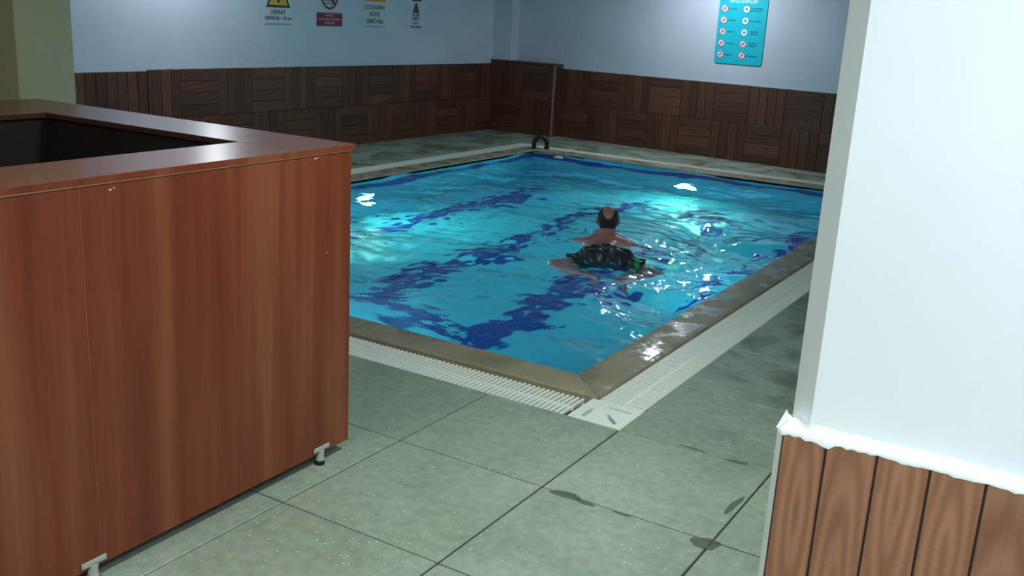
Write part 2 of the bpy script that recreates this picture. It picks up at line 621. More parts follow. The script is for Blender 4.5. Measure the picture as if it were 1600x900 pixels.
def coping_piece(a, b, inward, ma, mb):
    """stone running a->b on the pool's inner edge, width outwards; ma, mb: mitre (1) or square (0) ends"""
    a = Vector(a); b = Vector(b); inw = Vector(inward); d = (b - a).normalized(); L = (b - a).length
    prof = [(0.0, -0.03), (0.0, -0.008), (-0.004, -0.001), (-0.012, 0.003), (-0.05, 0.006), (-0.12, 0.008), (-0.18, 0.008), (-0.205, 0.006), (-0.212, 0.000), (-0.215, -0.04)]
    n = max(3, int(L / 0.12))
    bm = bmesh.new()
    rows = []
    for i in range(n + 1):
        row = []
        for (o, z) in prof:
            s = i / n
            x = -(-o) * 1.0 if False else o
            start = ma * x + (0.0 if ma else 0.0015)
            end = L - mb * x - (0.0 if mb else 0.0015)
            if ma and i == 0: start += 0.0018
            if mb and i == n: end -= 0.0018
            q = a + d * (start + (end - start) * s) + inw * o
            j = 0.0012 * math.sin(q.x * 9 + q.y * 7 + o * 30)
            row.append(bm.verts.new((q.x, q.y, z + (j if z > 0 else 0))))
        rows.append(row)
    for A, B in zip(rows, rows[1:]):
        for k in range(len(prof) - 1):
            bm.faces.new((A[k], A[k + 1], B[k + 1], B[k]))
        bm.faces.new((A[-1], A[0], B[0], B[-1]))
    bm.faces.new(rows[0]); bm.faces.new(rows[-1][::-1])
    bmesh.ops.recalc_face_normals(bm, faces=list(bm.faces))
    mesh_obj('coping_stone', bm_mesh('coping_stone', bm), M['coping'], coping)


def run_coping(a, b, inward, n):
    a = Vector(a); b = Vector(b)
    for i in range(n):
        coping_piece(a.lerp(b, i / n), a.lerp(b, (i + 1) / n), inward, 1 if i == 0 else 0, 1 if i == n - 1 else 0)


run_coping((PX0, PY0, 0), (PX1, PY0, 0), (0, 1, 0), 3)
run_coping((PX1, PY0, 0), (PX1, PY1, 0), (-1, 0, 0), 4)
run_coping((PX1, PY1, 0), (PX0, PY1, 0), (0, -1, 0), 3)
run_coping((PX0, PY1, 0), (PX0, PY0, 0), (1, 0, 0), 4)
# gutter under the grates
gut = bmesh.new()
for (x0, x1, y0, y1) in ((hx0, hx1, 0.0, GW), (hx1 - GW, hx1, 0, hy1), (hx0, hx1, hy1 - GW, hy1), (hx0, hx0 + GW, 0, hy1)):
    box_into(gut, x0, x1, y0, y1, -0.1, -0.045)
o = mesh_obj('overflow_gutter', bm_mesh('overflow_gutter', gut), plain('gutter_shade', srgb(36, 40, 33), 0.5)); struct('overflow_gutter', o)  # gutter coloured dark to carry the shade in the gaps between slats

# ---------------------------------------------------------------- grates
GI = 0.205     # slat length
PITCH = 0.0235


def slat_mesh(name='slat'):
    bm = bmesh.new()
    box_into(bm, -0.0060, 0.0060, 0.004, GI, -0.014, 0.0)
    bmesh.ops.bevel(bm, geom=[e for e in bm.edges if all(v.co.z > -0.001 for v in e.verts)], offset=0.002, segments=1, affect='EDGES')
    me = bm_mesh(name, bm); me.materials.append(M['plastic'])
    return me


SL = slat_mesh()


def grate(loc, rz, L, label, stuff=False):
    root = empty('overflow_grate', loc, rz)
    tag(root, label, 'grate', 'white overflow grates round the pool')
    n = int(L / PITCH)
    if stuff:
        bm = bmesh.new()
        for i in range(n):
            c = (i + 0.5) * PITCH
            box_into(bm, c - 0.0066, c + 0.0066, 0.004, GI, -0.014, 0.0)
        o = mesh_obj('slat', bm_mesh('slats', bm), M['plastic'], root)
        o['kind'] = 'stuff'
    else:
        for i in range(n):
            o = mesh_obj('slat', SL, None, root, ((i + 0.5) * PITCH, 0, random.uniform(-0.0006, 0.0006)))
    box('spine', 0, n * PITCH, 0.088, 0.102, -0.016, -0.001, M['plastic'], root)
    box('bearer', 0, n * PITCH, 0.016, 0.026, -0.045, -0.016, M['plastic'], root)
    box('bearer', 0, n * PITCH, 0.182, 0.192, -0.045, -0.016, M['plastic'], root)
    return root


CS = 0.235   # corner piece size
grate((hx0 + CS, 0.0, -0.002), 0, hx1 - hx0 - 2 * CS, 'white slotted plastic grate along the near edge of the pool')
g = grate((0.0, CS, -0.002), PI / 2, hy1 - 2 * CS, 'white slotted plastic grate along the right edge of the pool')
grate((hx1 - CS, hy1, -0.002), PI, hx1 - hx0 - 2 * CS, 'white grate strip along the far edge of the pool below the long wall', True)
grate((hx0, hy1 - CS, -0.002), -PI / 2, hy1 - 2 * CS, 'white grate strip along the left edge of the pool', True)


def corner_piece(loc, rz, label):
    root = empty('grate_corner', loc, rz)
    tag(root, label, 'grate', 'corner pieces of the overflow grate')
    bm = bmesh.new()
    s = CS - 0.002
    box_into(bm, -s, 0, 0, s, -0.016, 0.0)
    bmesh.ops.bevel(bm, geom=[e for e in bm.edges if all(v.co.z > -0.001 for v in e.verts)], offset=0.003, segments=2, affect='EDGES')
    pl = mesh_obj('corner_plate', bm_mesh('corner_plate', bm), M['plastic'], root)
    cut = bmesh.new()
    def slot(cx, cy, ang, L=0.105, w=0.018):
        vs = box_into(cut, -L / 2, L / 2, -w / 2, w / 2, -0.03, 0.02)
        Rm = Matrix.Rotation(ang, 4, 'Z')
        for v in vs: v.co = Rm @ v.co + Vector((cx, cy, 0))
    slot(-0.178, 0.085, PI / 2)
    slot(-0.085, 0.178, 0)
    slot(-0.075, 0.075, 3 * PI / 4 )
    cm = bm_mesh('slot_cut', cut)
    co_ = bpy.data.objects.new('slot_cut', cm); COL.objects.link(co_); co_.parent = root
    md = pl.modifiers.new('slots', 'BOOLEAN'); md.operation = 'DIFFERENCE'; md.object = co_; md.solver = 'EXACT'
    bpy.context.view_layer.update()
    dg = bpy.context.evaluated_depsgraph_get()
    nm = bpy.data.meshes.new_from_object(pl.evaluated_get(dg))
    pl.modifiers.clear(); pl.data = nm
    bpy.data.objects.remove(co_, do_unlink=True)
    box('slot_bed', -0.22, -0.012, 0.012, 0.22, -0.03, -0.0165, M['foot_white'], root)
    return root


corner_piece((0, 0, -0.001), 0, 'white square grate corner with three slots at the nearest corner of the pool')
corner_piece((0, hy1, -0.001), PI / 2, 'white square grate corner at the far right corner of the pool, behind the white wall')
corner_piece((hx0, hy1, -0.001), PI, 'white grate corner at the far left corner of the pool by the arched hoop')
corner_piece((hx0, 0, -0.001), -PI / 2, 'white grate corner at the near left corner of the pool, hidden by the counter')

# ---------------------------------------------------------------- walls
CLH = 0.872     # cladding height


def local_root(name, origin, rz):
    e = empty(name, origin, rz)
    return e


def lbox(name, parent, u0, u1, v0, v1, z0, z1, m, bev=0):
    return box(name, u0, u1, v0, v1, z0, z1, m, parent, bev)


# far wall (frame: u along +x, room side at v<0)
wf = local_root('wall_far', FX, f_rz); struct('wall_far', wf)
Lf = (FY - FX).length
lbox('wall_body', wf, -0.3, Lf + 0.2, 0.012, 0.25, -0.1, CEIL, M['wall_blue'])
# left wall (frame: u along +y, room side at v<0 (towards +x))
wl = local_root('wall_left', LX, l_rz); struct('wall_left', wl)
Ll = (LY - LX).length
lbox('wall_body', wl, -0.2, Ll + 0.3, 0.012, 0.25, -0.1, CEIL, M['wall_blue'])

BL = 0.4345
gap = 0.0045


def slat_geo(w, L):
    bm = bmesh.new()
    box_into(bm, gap / 2, w - gap / 2, -0.008, 0.004, gap / 2, L - gap / 2)
    bmesh.ops.bevel(bm, geom=[e for e in bm.edges if all(v.co.y < -0.007 for v in e.verts)], offset=0.002, segments=1, affect='EDGES')
    me = bm_mesh('cladding_board', bm); me.materials.append(M['clad'])
    return me


CB = {}


def board(parent, u, z, w, L, horizontal, v=0.0):
    """board with its long axis vertical (or turned flat)"""
    key = (round(w, 3), round(L, 3))
    if key not in CB: CB[key] = slat_geo(*key)
    dv = v + random.uniform(-0.003, 0.0)
    if horizontal:
        return mesh_obj('cladding_board', CB[key], None, parent, (u, dv, z + w), (0, PI / 2, 0))
    return mesh_obj('cladding_board', CB[key], None, parent, (u, dv, z))


def weave(parent, ua, ub, u_ref, h_first, top=CLH, v=0.0, z0=0.0):
    """basket weave cladding between ua and ub; block borders at u_ref + k*BL; h_first: parity of horizontal top blocks"""
    lbox('cladding_back', parent, ua, ub, v - 0.001, v + 0.012, z0, top - 0.002, M['groove'])
    k0 = math.floor((ua - u_ref) / BL) - 1
    k1 = math.ceil((ub - u_ref) / BL) + 1
    H = (top - z0) / 2
    for k in range(k0, k1):
        a, b = u_ref + k * BL, u_ref + (k + 1) * BL
        if b <= ua + 0.01 or a >= ub - 0.01: continue
        for row in (0, 1):
            hor = ((k + row) % 2 == h_first)
            zz = z0 + row * H
            if hor:
                aa, bb = max(a, ua), min(b, ub)
                if bb - aa < 0.03: continue
                for s in range(4):
                    board(parent, aa, zz + s * H / 4, H / 4, bb - aa, True, v)
            else:
                for s in range(4):
                    sa, sb = a + s * BL / 4, a + (s + 1) * BL / 4
                    sa2, sb2 = max(sa, ua), min(sb, ub)
                    if sb2 - sa2 < 0.02: continue
                    board(parent, sa2, zz, sb2 - sa2, H, False, v)


cf = local_root('wall_cladding', FX, f_rz); struct('wall_cladding', cf); tag(cf, 'brown basket-weave wood cladding along the long far wall')
weave(cf, far_u(-4.9), Lf - 0.15, far_u(-3.57), 1)
cl = local_root('wall_cladding', LX, l_rz); struct('wall_cladding', cl); tag(cl, 'brown basket-weave wood cladding along the left wall under the signs')
weave(cl, left_u(2.69), left_u(8.2), left_u(3.05), 1)
# plain vertical boards at the near end of the left wall
lbox('cladding_back', cl, left_u(1.75), left_u(2.69), 0.006, 0.014, 0, CLH - 0.02, M['groove'])
bw = (left_u(2.69) - left_u(1.75)) / 9
for i in range(9):
    board(cl, left_u(1.75) + i * bw, 0, bw, CLH - 0.012, False, 0.008)
# ragged white paint line above the claddings
def paint_line(parent, ua, ub, z, v=-0.002, h=0.012):
    bm = bmesh.new()
    n = int((ub - ua) / 0.05)
    top, bot = [], []
    for i in range(n + 1):
        u = ua + (ub - ua) * i / n
        top.append((u, z + h)); bot.append((u, z - 0.001 + random.uniform(-0.002, 0.002)))
    ring = bot + top[::-1]
    me = prism_mesh('paint_line', ring, 0.006)
    return mesh_obj('paint_line', me, M['wall_blue'], parent, (0, v + 0.012, 0))
paint_line(cf, far_u(-4.9), Lf - 0.15, CLH)
paint_line(cl, left_u(2.69), left_u(7.9), CLH)
paint_line(cl, left_u(1.75), left_u(2.69), CLH - 0.012)

# corner column and boxed-in base in the far left corner
colu = box('wall_column', -6.05, -5.60, 8.20, 8.6, 0.0, CEIL, M['wall_blue']); struct('wall_column', colu)
bx = local_root('wall_duct_box', (-5.88, 8.18, 0), -0.035); struct('wall_duct_box', bx)
tag(bx, 'dark wood boxed-in duct in the far left corner, taller than the cladding beside it')
lbox('box_body', bx, 0, 1.0, 0.006, 0.2, 0, 0.905, M['groove'])
weave(bx, 0.0, 1.0, 0.07, 0, 0.908, 0.006)
lbox('box_lid', bx, -0.01, 1.02, -0.012, 0.2, 0.908, 0.926, M['clad'])
lbox('box_edge_trim', bx, 0.985, 1.012, -0.014, 0.0, 0, 0.905, M['trim_pink'])
lbox('box_side', bx, 1.0, 1.012, 0.0, 0.19, 0, 0.905, M['clad'])

# near left pillar
pil = box('wall_pillar', -5.2, -4.2, 0.34, 0.72, 0.0, CEIL, M['pillar'], None, 0.006); struct('wall_pillar', pil)
# unseen walls closing the room
for nm, a in (('wall_back', (-6.4, 2.7, -4.9, -4.7)), ('wall_right', (2.5, 2.7, -4.9, 8.3)), ('wall_left_near', (-6.4, -6.2, -4.9, 1.8))):
    struct(nm, box(nm, a[0], a[1], a[2], a[3], -0.1, CEIL, M['wall_white']))
struct('ceiling', box('ceiling', -6.4, 2.7, -4.9, 8.8, CEIL, CEIL + 0.1, M['ceiling']))

# front right wall stub with chamfered corner
bm = bmesh.new()
foot = [(1.075, -1.657), (2.52, -1.657), (2.52, -1.40), (1.032, -1.40), (1.032, -1.610)]
A = [bm.verts.new((x, y, 0)) for x, y in foot]; B = [bm.verts.new((x, y, CEIL)) for x, y in foot]
bm.faces.new(A[::-1]); bm.faces.new(B)
for i in range(5): bm.faces.new((A[i], A[(i + 1) % 5], B[(i + 1) % 5], B[i]))
wr = mesh_obj('wall_front_right', bm_mesh('wall_front_right', bm), M['wall_white']); struct('wall_front_right', wr)
pc = local_root('wall_planks', (0, -1.68, 0), 0); struct('wall_planks', pc); tag(pc, 'wooden plank cladding on the white wall stub at the right')
lbox('cladding_back', pc, 1.034, 2.5, 0.004, 0.07, 0, 0.856, M['groove'])
PW = 0.0828
PB = {}
edges = [1.036] + [1.111 + PW * i for i in range(18)]
for i in range(len(edges) - 1):
    a, b = edges[i], min(edges[i + 1], 2.495)
    if a >= 2.49: break
    w = round(b - a, 4)
    if w not in PB:
        bm = bmesh.new()
        box_into(bm, 0.0022, w - 0.0022, 0.0, 0.008, 0.0, 0.855)
        bmesh.ops.bevel(bm, geom=[e for e in bm.edges if all(v.co.y < 0.001 for v in e.verts)], offset=0.0018, segments=2, affect='EDGES')
        PB[w] = bm_mesh('plank', bm); PB[w].materials.append(M['plank'])
    mesh_obj('plank', PB[w], None, pc, (a, 0.0, 0))
bm = bmesh.new(); box_into(bm, 1.027, 1.036, -0.001, 0.07, 0.0, 0.86)
mesh_obj('corner_trim', bm_mesh('corner_trim', bm), M['trim_grey'], pc)
# thick hand-laid white caulk bead on top of the planks
bm = bmesh.new()
n = 150
prev = None
for i in range(n + 1):
    x = 1.027 + (2.5 - 1.027) * i / n
    drip = 0.0035 * abs(math.sin(i * 1.7) * math.sin(i * 0.37)) + random.uniform(0, 0.0025)
    if x < 1.12: drip += random.uniform(0, 0.006)
    if abs(x - 1.111) < 0.007: drip += 0.006
    wob = 0.002 * math.sin(x * 21)
    prof = [(-0.0012, 0.855 - drip), (-0.0035, 0.859 + wob), (0.0, 0.862 + wob), (0.012, 0.864 + wob), (0.020, 0.868 + wob), (0.0235, 0.874 + random.uniform(-0.001, 0.001)), (0.03, 0.85)]
    if x < 1.04: prof = [(p[0], min(p[1], 0.866)) for p in prof]
    if x < 1.075:      # around the chamfer the ledge is wider
        s = (1.075 - x)
        prof = [(p[0] + (s if p[0] > 0.009 else 0), p[1] if p[0] < 0.02 else p[1] - 0.006) for p in prof]
    row = [bm.verts.new((x, p[0], p[1])) for p in prof]
    if prev:
        for k in range(len(prof) - 1):
            bm.faces.new((prev[k], row[k], row[k + 1], prev[k + 1]))
    else:
        bm.faces.new(row)
    prev = row
bmesh.ops.recalc_face_normals(bm, faces=list(bm.faces))
mesh_obj('caulk_bead', bm_mesh('caulk_bead', bm, True), M['caulk'], pc)
bm = bmesh.new()
vs = [bm.verts.new(p) for p in ((1.024, -0.003, 0.858), (1.032, -0.003, 0.864), (1.036, 0.035, 0.868), (1.024, 0.04, 0.864), (1.033, 0.02, 0.888))]
for f in ((0, 1, 4), (1, 2, 4), (2, 3, 4), (3, 0, 4), (3, 2, 1, 0)): bm.faces.new([vs[k] for k in f])
mesh_obj('caulk_peak', bm_mesh('caulk_peak', bm), M['caulk'], pc)

# ---------------------------------------------------------------- reception counter
ct = empty('reception_counter', (-0.69, -0.78, 0), 0.012)
tag(ct, 'reddish mahogany veneer reception counter with an open square top at the left', 'counter')
TZ = 1.084
def cb(name, x0, x1, y0, y1, z0, z1, m, bev=0.0):
    """box given in room coordinates, parented to the counter"""
    return box(name, x0 + 0.69, x1 + 0.69, y0 + 0.78, y1 + 0.78, z0, z1, m, ct, bev)
cb('front_panel', -0.708, -0.690, -1.7994, -0.782, 0.042, TZ - 0.0185, M['counter'], 0.0008)
cb('front_panel', -0.708, -0.690, -2.90, -1.8, 0.042, TZ - 0.0185, M['counter'], 0.0008)
cb('end_panel', -2.31, -0.709, -0.798, -0.780, 0.042, TZ - 0.0185, M['counter'], 0.0008)
cb('back_panel', -2.328, -2.310, -2.90, -0.782, 0.042, TZ - 0.0185, M['counter'], 0.0008)
cb('near_end_panel', -2.31, -0.709, -2.918, -2.90, 0.042, TZ - 0.0185, M['counter'], 0.0008)
# top slabs
XI0, XI1, YI = -1.90, -0.935, -1.035
def slab(name, x0, x1, y0, y1):
    s = cb(name, x0, x1, y0, y1, TZ - 0.018, TZ, M['counter_top'], 0.001)
    return s
slab('top_slab', -2.335, -0.684, YI, -0.768)
slab('top_slab', XI1, -0.684, -2.93, YI - 0.002)
slab('top_slab', -2.335, XI0, -2.93, YI - 0.002)
# pale chipped edge band under the slab
cb('edge_band', -0.6895, -0.6855, -2.9, -0.785, TZ - 0.0215, TZ - 0.0185, M['edge_band'])
cb('edge_strip', -0.6842, -0.6832, -2.93, -0.768, TZ - 0.018, TZ - 0.0008, M['counter'])
cb('inner_edge_shade', XI0, XI1, YI - 0.0012, YI, TZ - 0.018, TZ - 0.0008, M['shade_edge'])  # added dark strips imitate shade along the inner edges of the opening
cb('inner_edge_shade', XI1 - 0.0012, XI1, -2.9, YI - 0.002, TZ - 0.018, TZ - 0.0008, M['shade_edge'])
cb('inner_edge_shade', XI0, XI0 + 0.0012, -2.9, YI - 0.002, TZ - 0.018, TZ - 0.0008, M['shade_edge'])
cb('panel_seam', -0.6906, -0.6899, -1.8006, -1.7990, 0.042, TZ - 0.02, M['seam'])
# inner side panels
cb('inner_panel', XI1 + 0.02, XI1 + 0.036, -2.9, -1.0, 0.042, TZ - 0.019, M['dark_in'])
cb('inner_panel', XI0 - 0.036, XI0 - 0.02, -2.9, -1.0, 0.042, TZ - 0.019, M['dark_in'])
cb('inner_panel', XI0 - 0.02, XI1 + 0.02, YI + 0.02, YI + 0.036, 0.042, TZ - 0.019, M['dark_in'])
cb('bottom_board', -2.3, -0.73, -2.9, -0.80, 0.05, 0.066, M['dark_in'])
# chips in the veneer
chipm = plain('bare_chipboard', srgb(206, 170, 130), 0.8)
for (y, z, s) in ((-0.955, 1.052, 0.004), (-0.945, 1.054, 0.0025), (-1.712, 1.045, 0.0035), (-1.70, 1.048, 0.0025), (-0.90, 0.74, 0.002)):
    bm = bmesh.new()
    pts = [(s * 1.6 * math.cos(a) * random.uniform(0.6, 1.1), s * math.sin(a) * random.uniform(0.6, 1.1)) for a in [k * PI / 4 for k in range(8)]]
    vs = [bm.verts.new((0.0006, y + 0.78 + p[0], z + p[1])) for p in pts]
    vb = [bm.verts.new((-0.001, y + 0.78 + p[0], z + p[1])) for p in pts]
    bm.faces.new(vs)
    for k in range(8): bm.faces.new((vs[k], vb[k], vb[(k + 1) % 8], vs[(k + 1) % 8]))
    mesh_obj('veneer_chip', bm_mesh('veneer_chip', bm), chipm, ct)
# feet
for (x, y) in ((-0.712, -0.925), (-0.712, -1.825), (-0.712, -2.7), (-2.29, -0.925), (-2.29, -1.80), (-2.29, -2.7)):
    out = 1 if x > -1.5 else -1
    L0 = (x + 0.69, y + 0.78)
    bm = bmesh.new()
    cyl_into(bm, (L0[0] + 0.018 * out, L0[1], 0.036), 0.0135, 0.0135, 0.036, 20)
    cyl_into(bm, (L0[0] + 0.018 * out, L0[1], 0.020), 0.0155, 0.0155, 0.006, 20)
    ft = mesh_obj('foot', bm_mesh('foot', bm), M['foot_white'], ct)
    bm = bmesh.new(); cyl_into(bm, (L0[0] + 0.018 * out, L0[1], 0.0085), 0.017, 0.0155, 0.017, 20)
    mesh_obj('rubber_pad', bm_mesh('rubber_pad', bm), M['rubber'], ft)
    bm = bmesh.new()
    xo = L0[0] + 0.0225 * out
    box_into(bm, min(xo, xo + 0.006 * out), max(xo, xo + 0.006 * out), L0[1] - 0.038, L0[1] + 0.038, 0.053, 0.069)
    box_into(bm, min(L0[0], xo + 0.006 * out), max(L0[0], xo + 0.006 * out), L0[1] - 0.012, L0[1] + 0.012, 0.041, 0.060)
    bevel(bm, 0.0022, 2)
    mesh_obj('bracket', bm_mesh('bracket', bm), M['foot_white'], ft)

# ---------------------------------------------------------------- wall signs
def flat(name, col, rough=0.45): return plain(name, col, rough, var=0.02)
INK = flat('black_ink', srgb(34, 40, 48)); WHT = flat('white_sheet', srgb(198, 208, 216)); YEL = flat('yellow_print', srgb(206, 164, 48))
RED = flat('maroon_print', srgb(132, 14, 52)); ORG = flat('orange_print', srgb(214, 150, 60)); GRN = flat('green_print', srgb(66, 84, 72))
CYA = flat('cyan_sheet', srgb(20, 190, 212)); CYAD = flat('dark_cyan_ink', srgb(6, 104, 122)); PNK = flat('red_ring', srgb(196, 92, 112)); GRY = flat('grey_print', srgb(96, 110, 122))


def text_mesh(body, size, sx=1.0, bold=0.0):
    cu = bpy.data.curves.new('lettering', 'FONT')
    cu.body = body; cu.size = size; cu.align_x = 'CENTER'; cu.align_y = 'CENTER'
    cu.extrude = 0.0004; cu.offset = bold
    cu.resolution_u = 2
    o = bpy.data.objects.new('lettering_tmp', cu); COL.objects.link(o)
    bpy.context.view_layer.update()
    me = bpy.data.meshes.new_from_object(o.evaluated_get(bpy.context.evaluated_depsgraph_get()))
    bpy.data.objects.remove(o, do_unlink=True)
    me.transform(Matrix.Diagonal((sx, 1, 1, 1)))
    me.transform(Matrix.Rotation(PI / 2, 4, 'X'))
    return me


def letter(parent, body, u, z, h, width, m, depth=-0.0035, bold=0.0012):
    me = text_mesh(body, h * 1.38, 1.0, bold)
    xs_ = [v.co.x for v in me.vertices]
    w = max(xs_) - min(xs_)
    me.transform(Matrix.Diagonal((width / w, 1, 1, 1)))
    return mesh_obj('lettering', me, m, parent, (u, depth, z))


def shape(parent, name, poly, m, depth=0.0028, th=0.0012):
    me = prism_mesh(name, poly, th)
    return mesh_obj(name, me, m, parent, (0, -depth, 0))


def disc(u, z, r, n=28, sx=1.0): return [(u + r * sx * math.cos(2 * PI * k / n), z + r * math.sin(2 * PI * k / n)) for k in range(n)]


def ring(parent, name, u, z, r, w, m, depth=0.0042, n=32):
    bm = bmesh.new()
    vs = []
    for k in range(n):
        c, s = math.cos(2 * PI * k / n), math.sin(2 * PI * k / n)
        vs.append([bm.verts.new((u + (r - w) * c, y, z + (r - w) * s)) for y in (0, -0.001)] + [bm.verts.new((u + r * c, y, z + r * s)) for y in (-0.001, 0)])
    for k in range(n):
        a, b = vs[k], vs[(k + 1) % n]
        for q in range(4): bm.faces.new((a[q], a[(q + 1) % 4], b[(q + 1) % 4], b[q]))
    bmesh.ops.recalc_face_normals(bm, faces=list(bm.faces))
    return mesh_obj(name, bm_mesh(name, bm), m, parent, (0, -depth, 0))


def rrect(x0, x1, z0, z1, r, n=6):
    P = []
    for (cx, cz, a0) in ((x1 - r, z0 + r, -PI / 2), (x1 - r, z1 - r, 0), (x0 + r, z1 - r, PI / 2), (x0 + r, z0 + r, PI)):
        for k in range(n + 1):
            a = a0 + (PI / 2) * k / n
            P.append((cx + r * math.cos(a), cz + r * math.sin(a)))
    return P


def sign(y0, y1, z0, z1, label):
    """hangs on the left wall, frame: u along the wall from its left edge"""
    o = LX + ldir * left_u((y0 + y1) / 2)
    nrm = Vector((ldir.y, -ldir.x, 0))
    o = o + nrm * -0.0118
    e = empty('wall_sign', (o.x, o.y, 0), l_rz)
    tag(e, label, 'sign', 'signs on the left wall')
    w = (y1 - y0)
    mesh_obj('sheet', prism_mesh('sheet', [(-w / 2, z0), (w / 2, z0), (w / 2, z1), (-w / 2, z1)], 0.003), WHT, e)
    return e


s1 = sign(4.10, 4.48, 1.287, 1.86, 'white warning sign with a yellow triangle above black text on the left wall')
shape(s1, 'triangle_border', [(-0.165, 1.452), (0.165, 1.452), (0.012, 1.80), (-0.012, 1.80)], INK, 0.003)
shape(s1, 'triangle', [(-0.13, 1.475), (0.13, 1.475), (0, 1.755)], YEL, 0.0042)
shape(s1, 'exclamation_mark', [(-0.02, 1.545), (0.02, 1.545), (0.028, 1.69), (-0.028, 1.69)], INK, 0.0054)
shape(s1, 'exclamation_dot', disc(0, 1.515, 0.017), INK, 0.0054)
letter(s1, 'DİKKAT', 0.0, 1.408, 0.040, 0.20, INK)
letter(s1, 'DERİNLİK : 150 cm', 0.0, 1.349, 0.032, 0.355, INK)
shape(s1, 'bottom_line', [(-0.18, 1.292), (0.18, 1.292), (0.18, 1.298), (-0.18, 1.298)], GRY)

s2 = sign(4.835, 5.235, 1.285, 1.86, 'white prohibition sign with a dark ring above a maroon panel on the left wall')
shape(s2, 'maroon_panel', rrect(-0.198, 0.198, 1.287, 1.424, 0.01), RED, 0.003)
ring(s2, 'prohibition_ring', 0, 1.59, 0.132, 0.022, flat('dark_red_ring', srgb(84, 18, 52)))
sl = [(-0.10, 1.67), (-0.08, 1.69), (0.10, 1.51), (0.08, 1.49)]
shape(s2, 'slash', sl, flat('dark_red_slash', srgb(84, 18, 52)), 0.0042)
for k, zz in enumerate((1.515, 1.545, 1.575)):
    top = [(-0.095 + 0.19 * i / 16, zz + 0.008 * math.sin(i * 1.1) + 0.008) for i in range(17)]
    bot = [(p[0], p[1] - 0.010) for p in top]
    shape(s2, 'wave_mark', bot + top[::-1], INK, 0.003)
shape(s2, 'diver_mark', [(-0.05, 1.60), (0.0, 1.585), (0.06, 1.64), (0.04, 1.655), (0.0, 1.62), (-0.045, 1.625)], INK, 0.003)
shape(s2, 'diver_head', disc(-0.07, 1.60, 0.016), INK, 0.003)
PKT = flat('pale_lettering', srgb(206, 168, 186))
letter(s2, 'HAVUZA', 0, 1.398, 0.024, 0.14, PKT, -0.0048, 0.0006)
letter(s2, 'BALIKLAMA ATLAMAK', 0, 1.358, 0.022, 0.33, PKT, -0.0048, 0.0006)
letter(s2, 'YASAKTIR', 0, 1.318, 0.026, 0.16, PKT, -0.0048, 0.0006)

s3 = sign(5.57, 5.97, 1.285, 1.88, 'white notice with an orange band above three bold lines of text on the left wall')
shape(s3, 'orange_band', rrect(-0.19, 0.19, 1.566, 1.85, 0.012), ORG, 0.003)
shape(s3, 'picture_mark', disc(0.0, 1.72, 0.075), INK, 0.0042)
letter(s3, 'ÇOCUKLARIN', 0, 1.503, 0.046, 0.335, INK)
letter(s3, 'AİLESİZ', 0, 1.428, 0.044, 0.19, INK)
letter(s3, 'GİRMESİ YASAK', 0.0, 1.352, 0.046, 0.30, INK)
shape(s3, 'bottom_line', [(-0.18, 1.292), (0.18, 1.292), (0.18, 1.299), (-0.18, 1.299)], GRY)

s4 = sign(6.34, 6.70, 1.288, 1.88, 'narrow white notice with a dark green pointed symbol, furthest along the left wall')
shape(s4, 'header_bar', [(-0.08, 1.60), (0.10, 1.60), (0.10, 1.70), (-0.08, 1.70)], INK)
shape(s4, 'green_cone', [(-0.068, 1.465), (0.068, 1.465), (0.012, 1.583), (-0.012, 1.583)], GRN)
letter(s4, 'ISLAK', 0, 1.445, 0.024, 0.15, INK)
letter(s4, 'ZEMİN', 0, 1.402, 0.038, 0.145, INK)
letter(s4, 'DİKKAT', 0, 1.348, 0.030, 0.11, GRY)
letter(s4, 'LÜTFEN KOŞMAYINIZ', 0, 1.306, 0.022, 0.21, INK)

# blue pool rules board on the far wall
u = far_u(-2.475)
po = FX + fdir * u + Vector((fdir.y, -fdir.x, 0)) * -0.0118
pb = empty('rules_board', (po.x, po.y, 0), f_rz)
tag(pb, 'turquoise pool rules board with ten round pictograms on the long far wall', 'sign')
mesh_obj('board_panel', prism_mesh('board_panel', rrect(-0.295, 0.295, 1.098, 1.93, 0.035), 0.010, 0.002), CYA, pb)
D0 = 0.0102
letter(pb, 'HAVUZ KURALLARI', 0.0, 1.80, 0.052, 0.34, flat('white_lettering', srgb(206, 236, 244)), -D0 - 0.001, 0.0015)
L = ['Koşmak', 'Dalmak', 'Atlamak', 'Yiyecek', 'Sigara']
Rr = [['Duş almadan', 'girmeyiniz'], ['Bone takınız'], ['Çocuklar', 'yalnız'], ['Cam', 'eşya'], ['Evcil hayvan']]
for k in range(5):
    z = 1.712 - 0.128 * k
    for side, cx in ((0, -0.222), (1, 0.045)):
        shape(pb, 'pictogram_disc', disc(cx, z, 0.041, 24), WHT if False else flat('disc_white', srgb(228, 240, 246)), D0)
        redr = side == 0 or k >= 3
        ring(pb, 'pictogram_ring', cx, z, 0.043, 0.008 if redr else 0.004, PNK if redr else CYAD, D0 + 0.001, 24)
        if redr:
            shape(pb, 'pictogram_slash', [(cx - 0.027, z - 0.022), (cx - 0.021, z - 0.028), (cx + 0.027, z + 0.022), (cx + 0.021, z + 0.028)], PNK, D0 + 0.0012)
        a = 0.4 + k * 0.7
        shape(pb, 'pictogram_mark', [(cx + 0.019 * math.cos(a + t) * (1.0 if i % 2 else 0.55), z + 0.019 * math.sin(a + t) * (1.0 if i % 2 else 0.55)) for i, t in enumerate([q * 2 * PI / 10 for q in range(10)])], GRY, D0 + 0.0004)
    letter(pb, L[k], -0.122, z, 0.016, 0.095, CYAD, -D0 - 0.001, 0.0004)
    lines = Rr[k]
    for q, tx in enumerate(lines):
        zz = z + (0.013 if len(lines) == 2 else 0) - q * 0.026
        letter(pb, tx, 0.165, zz, 0.016, 0.14 if k in (0, 1, 4) else 0.10, CYAD, -D0 - 0.001, 0.0004)

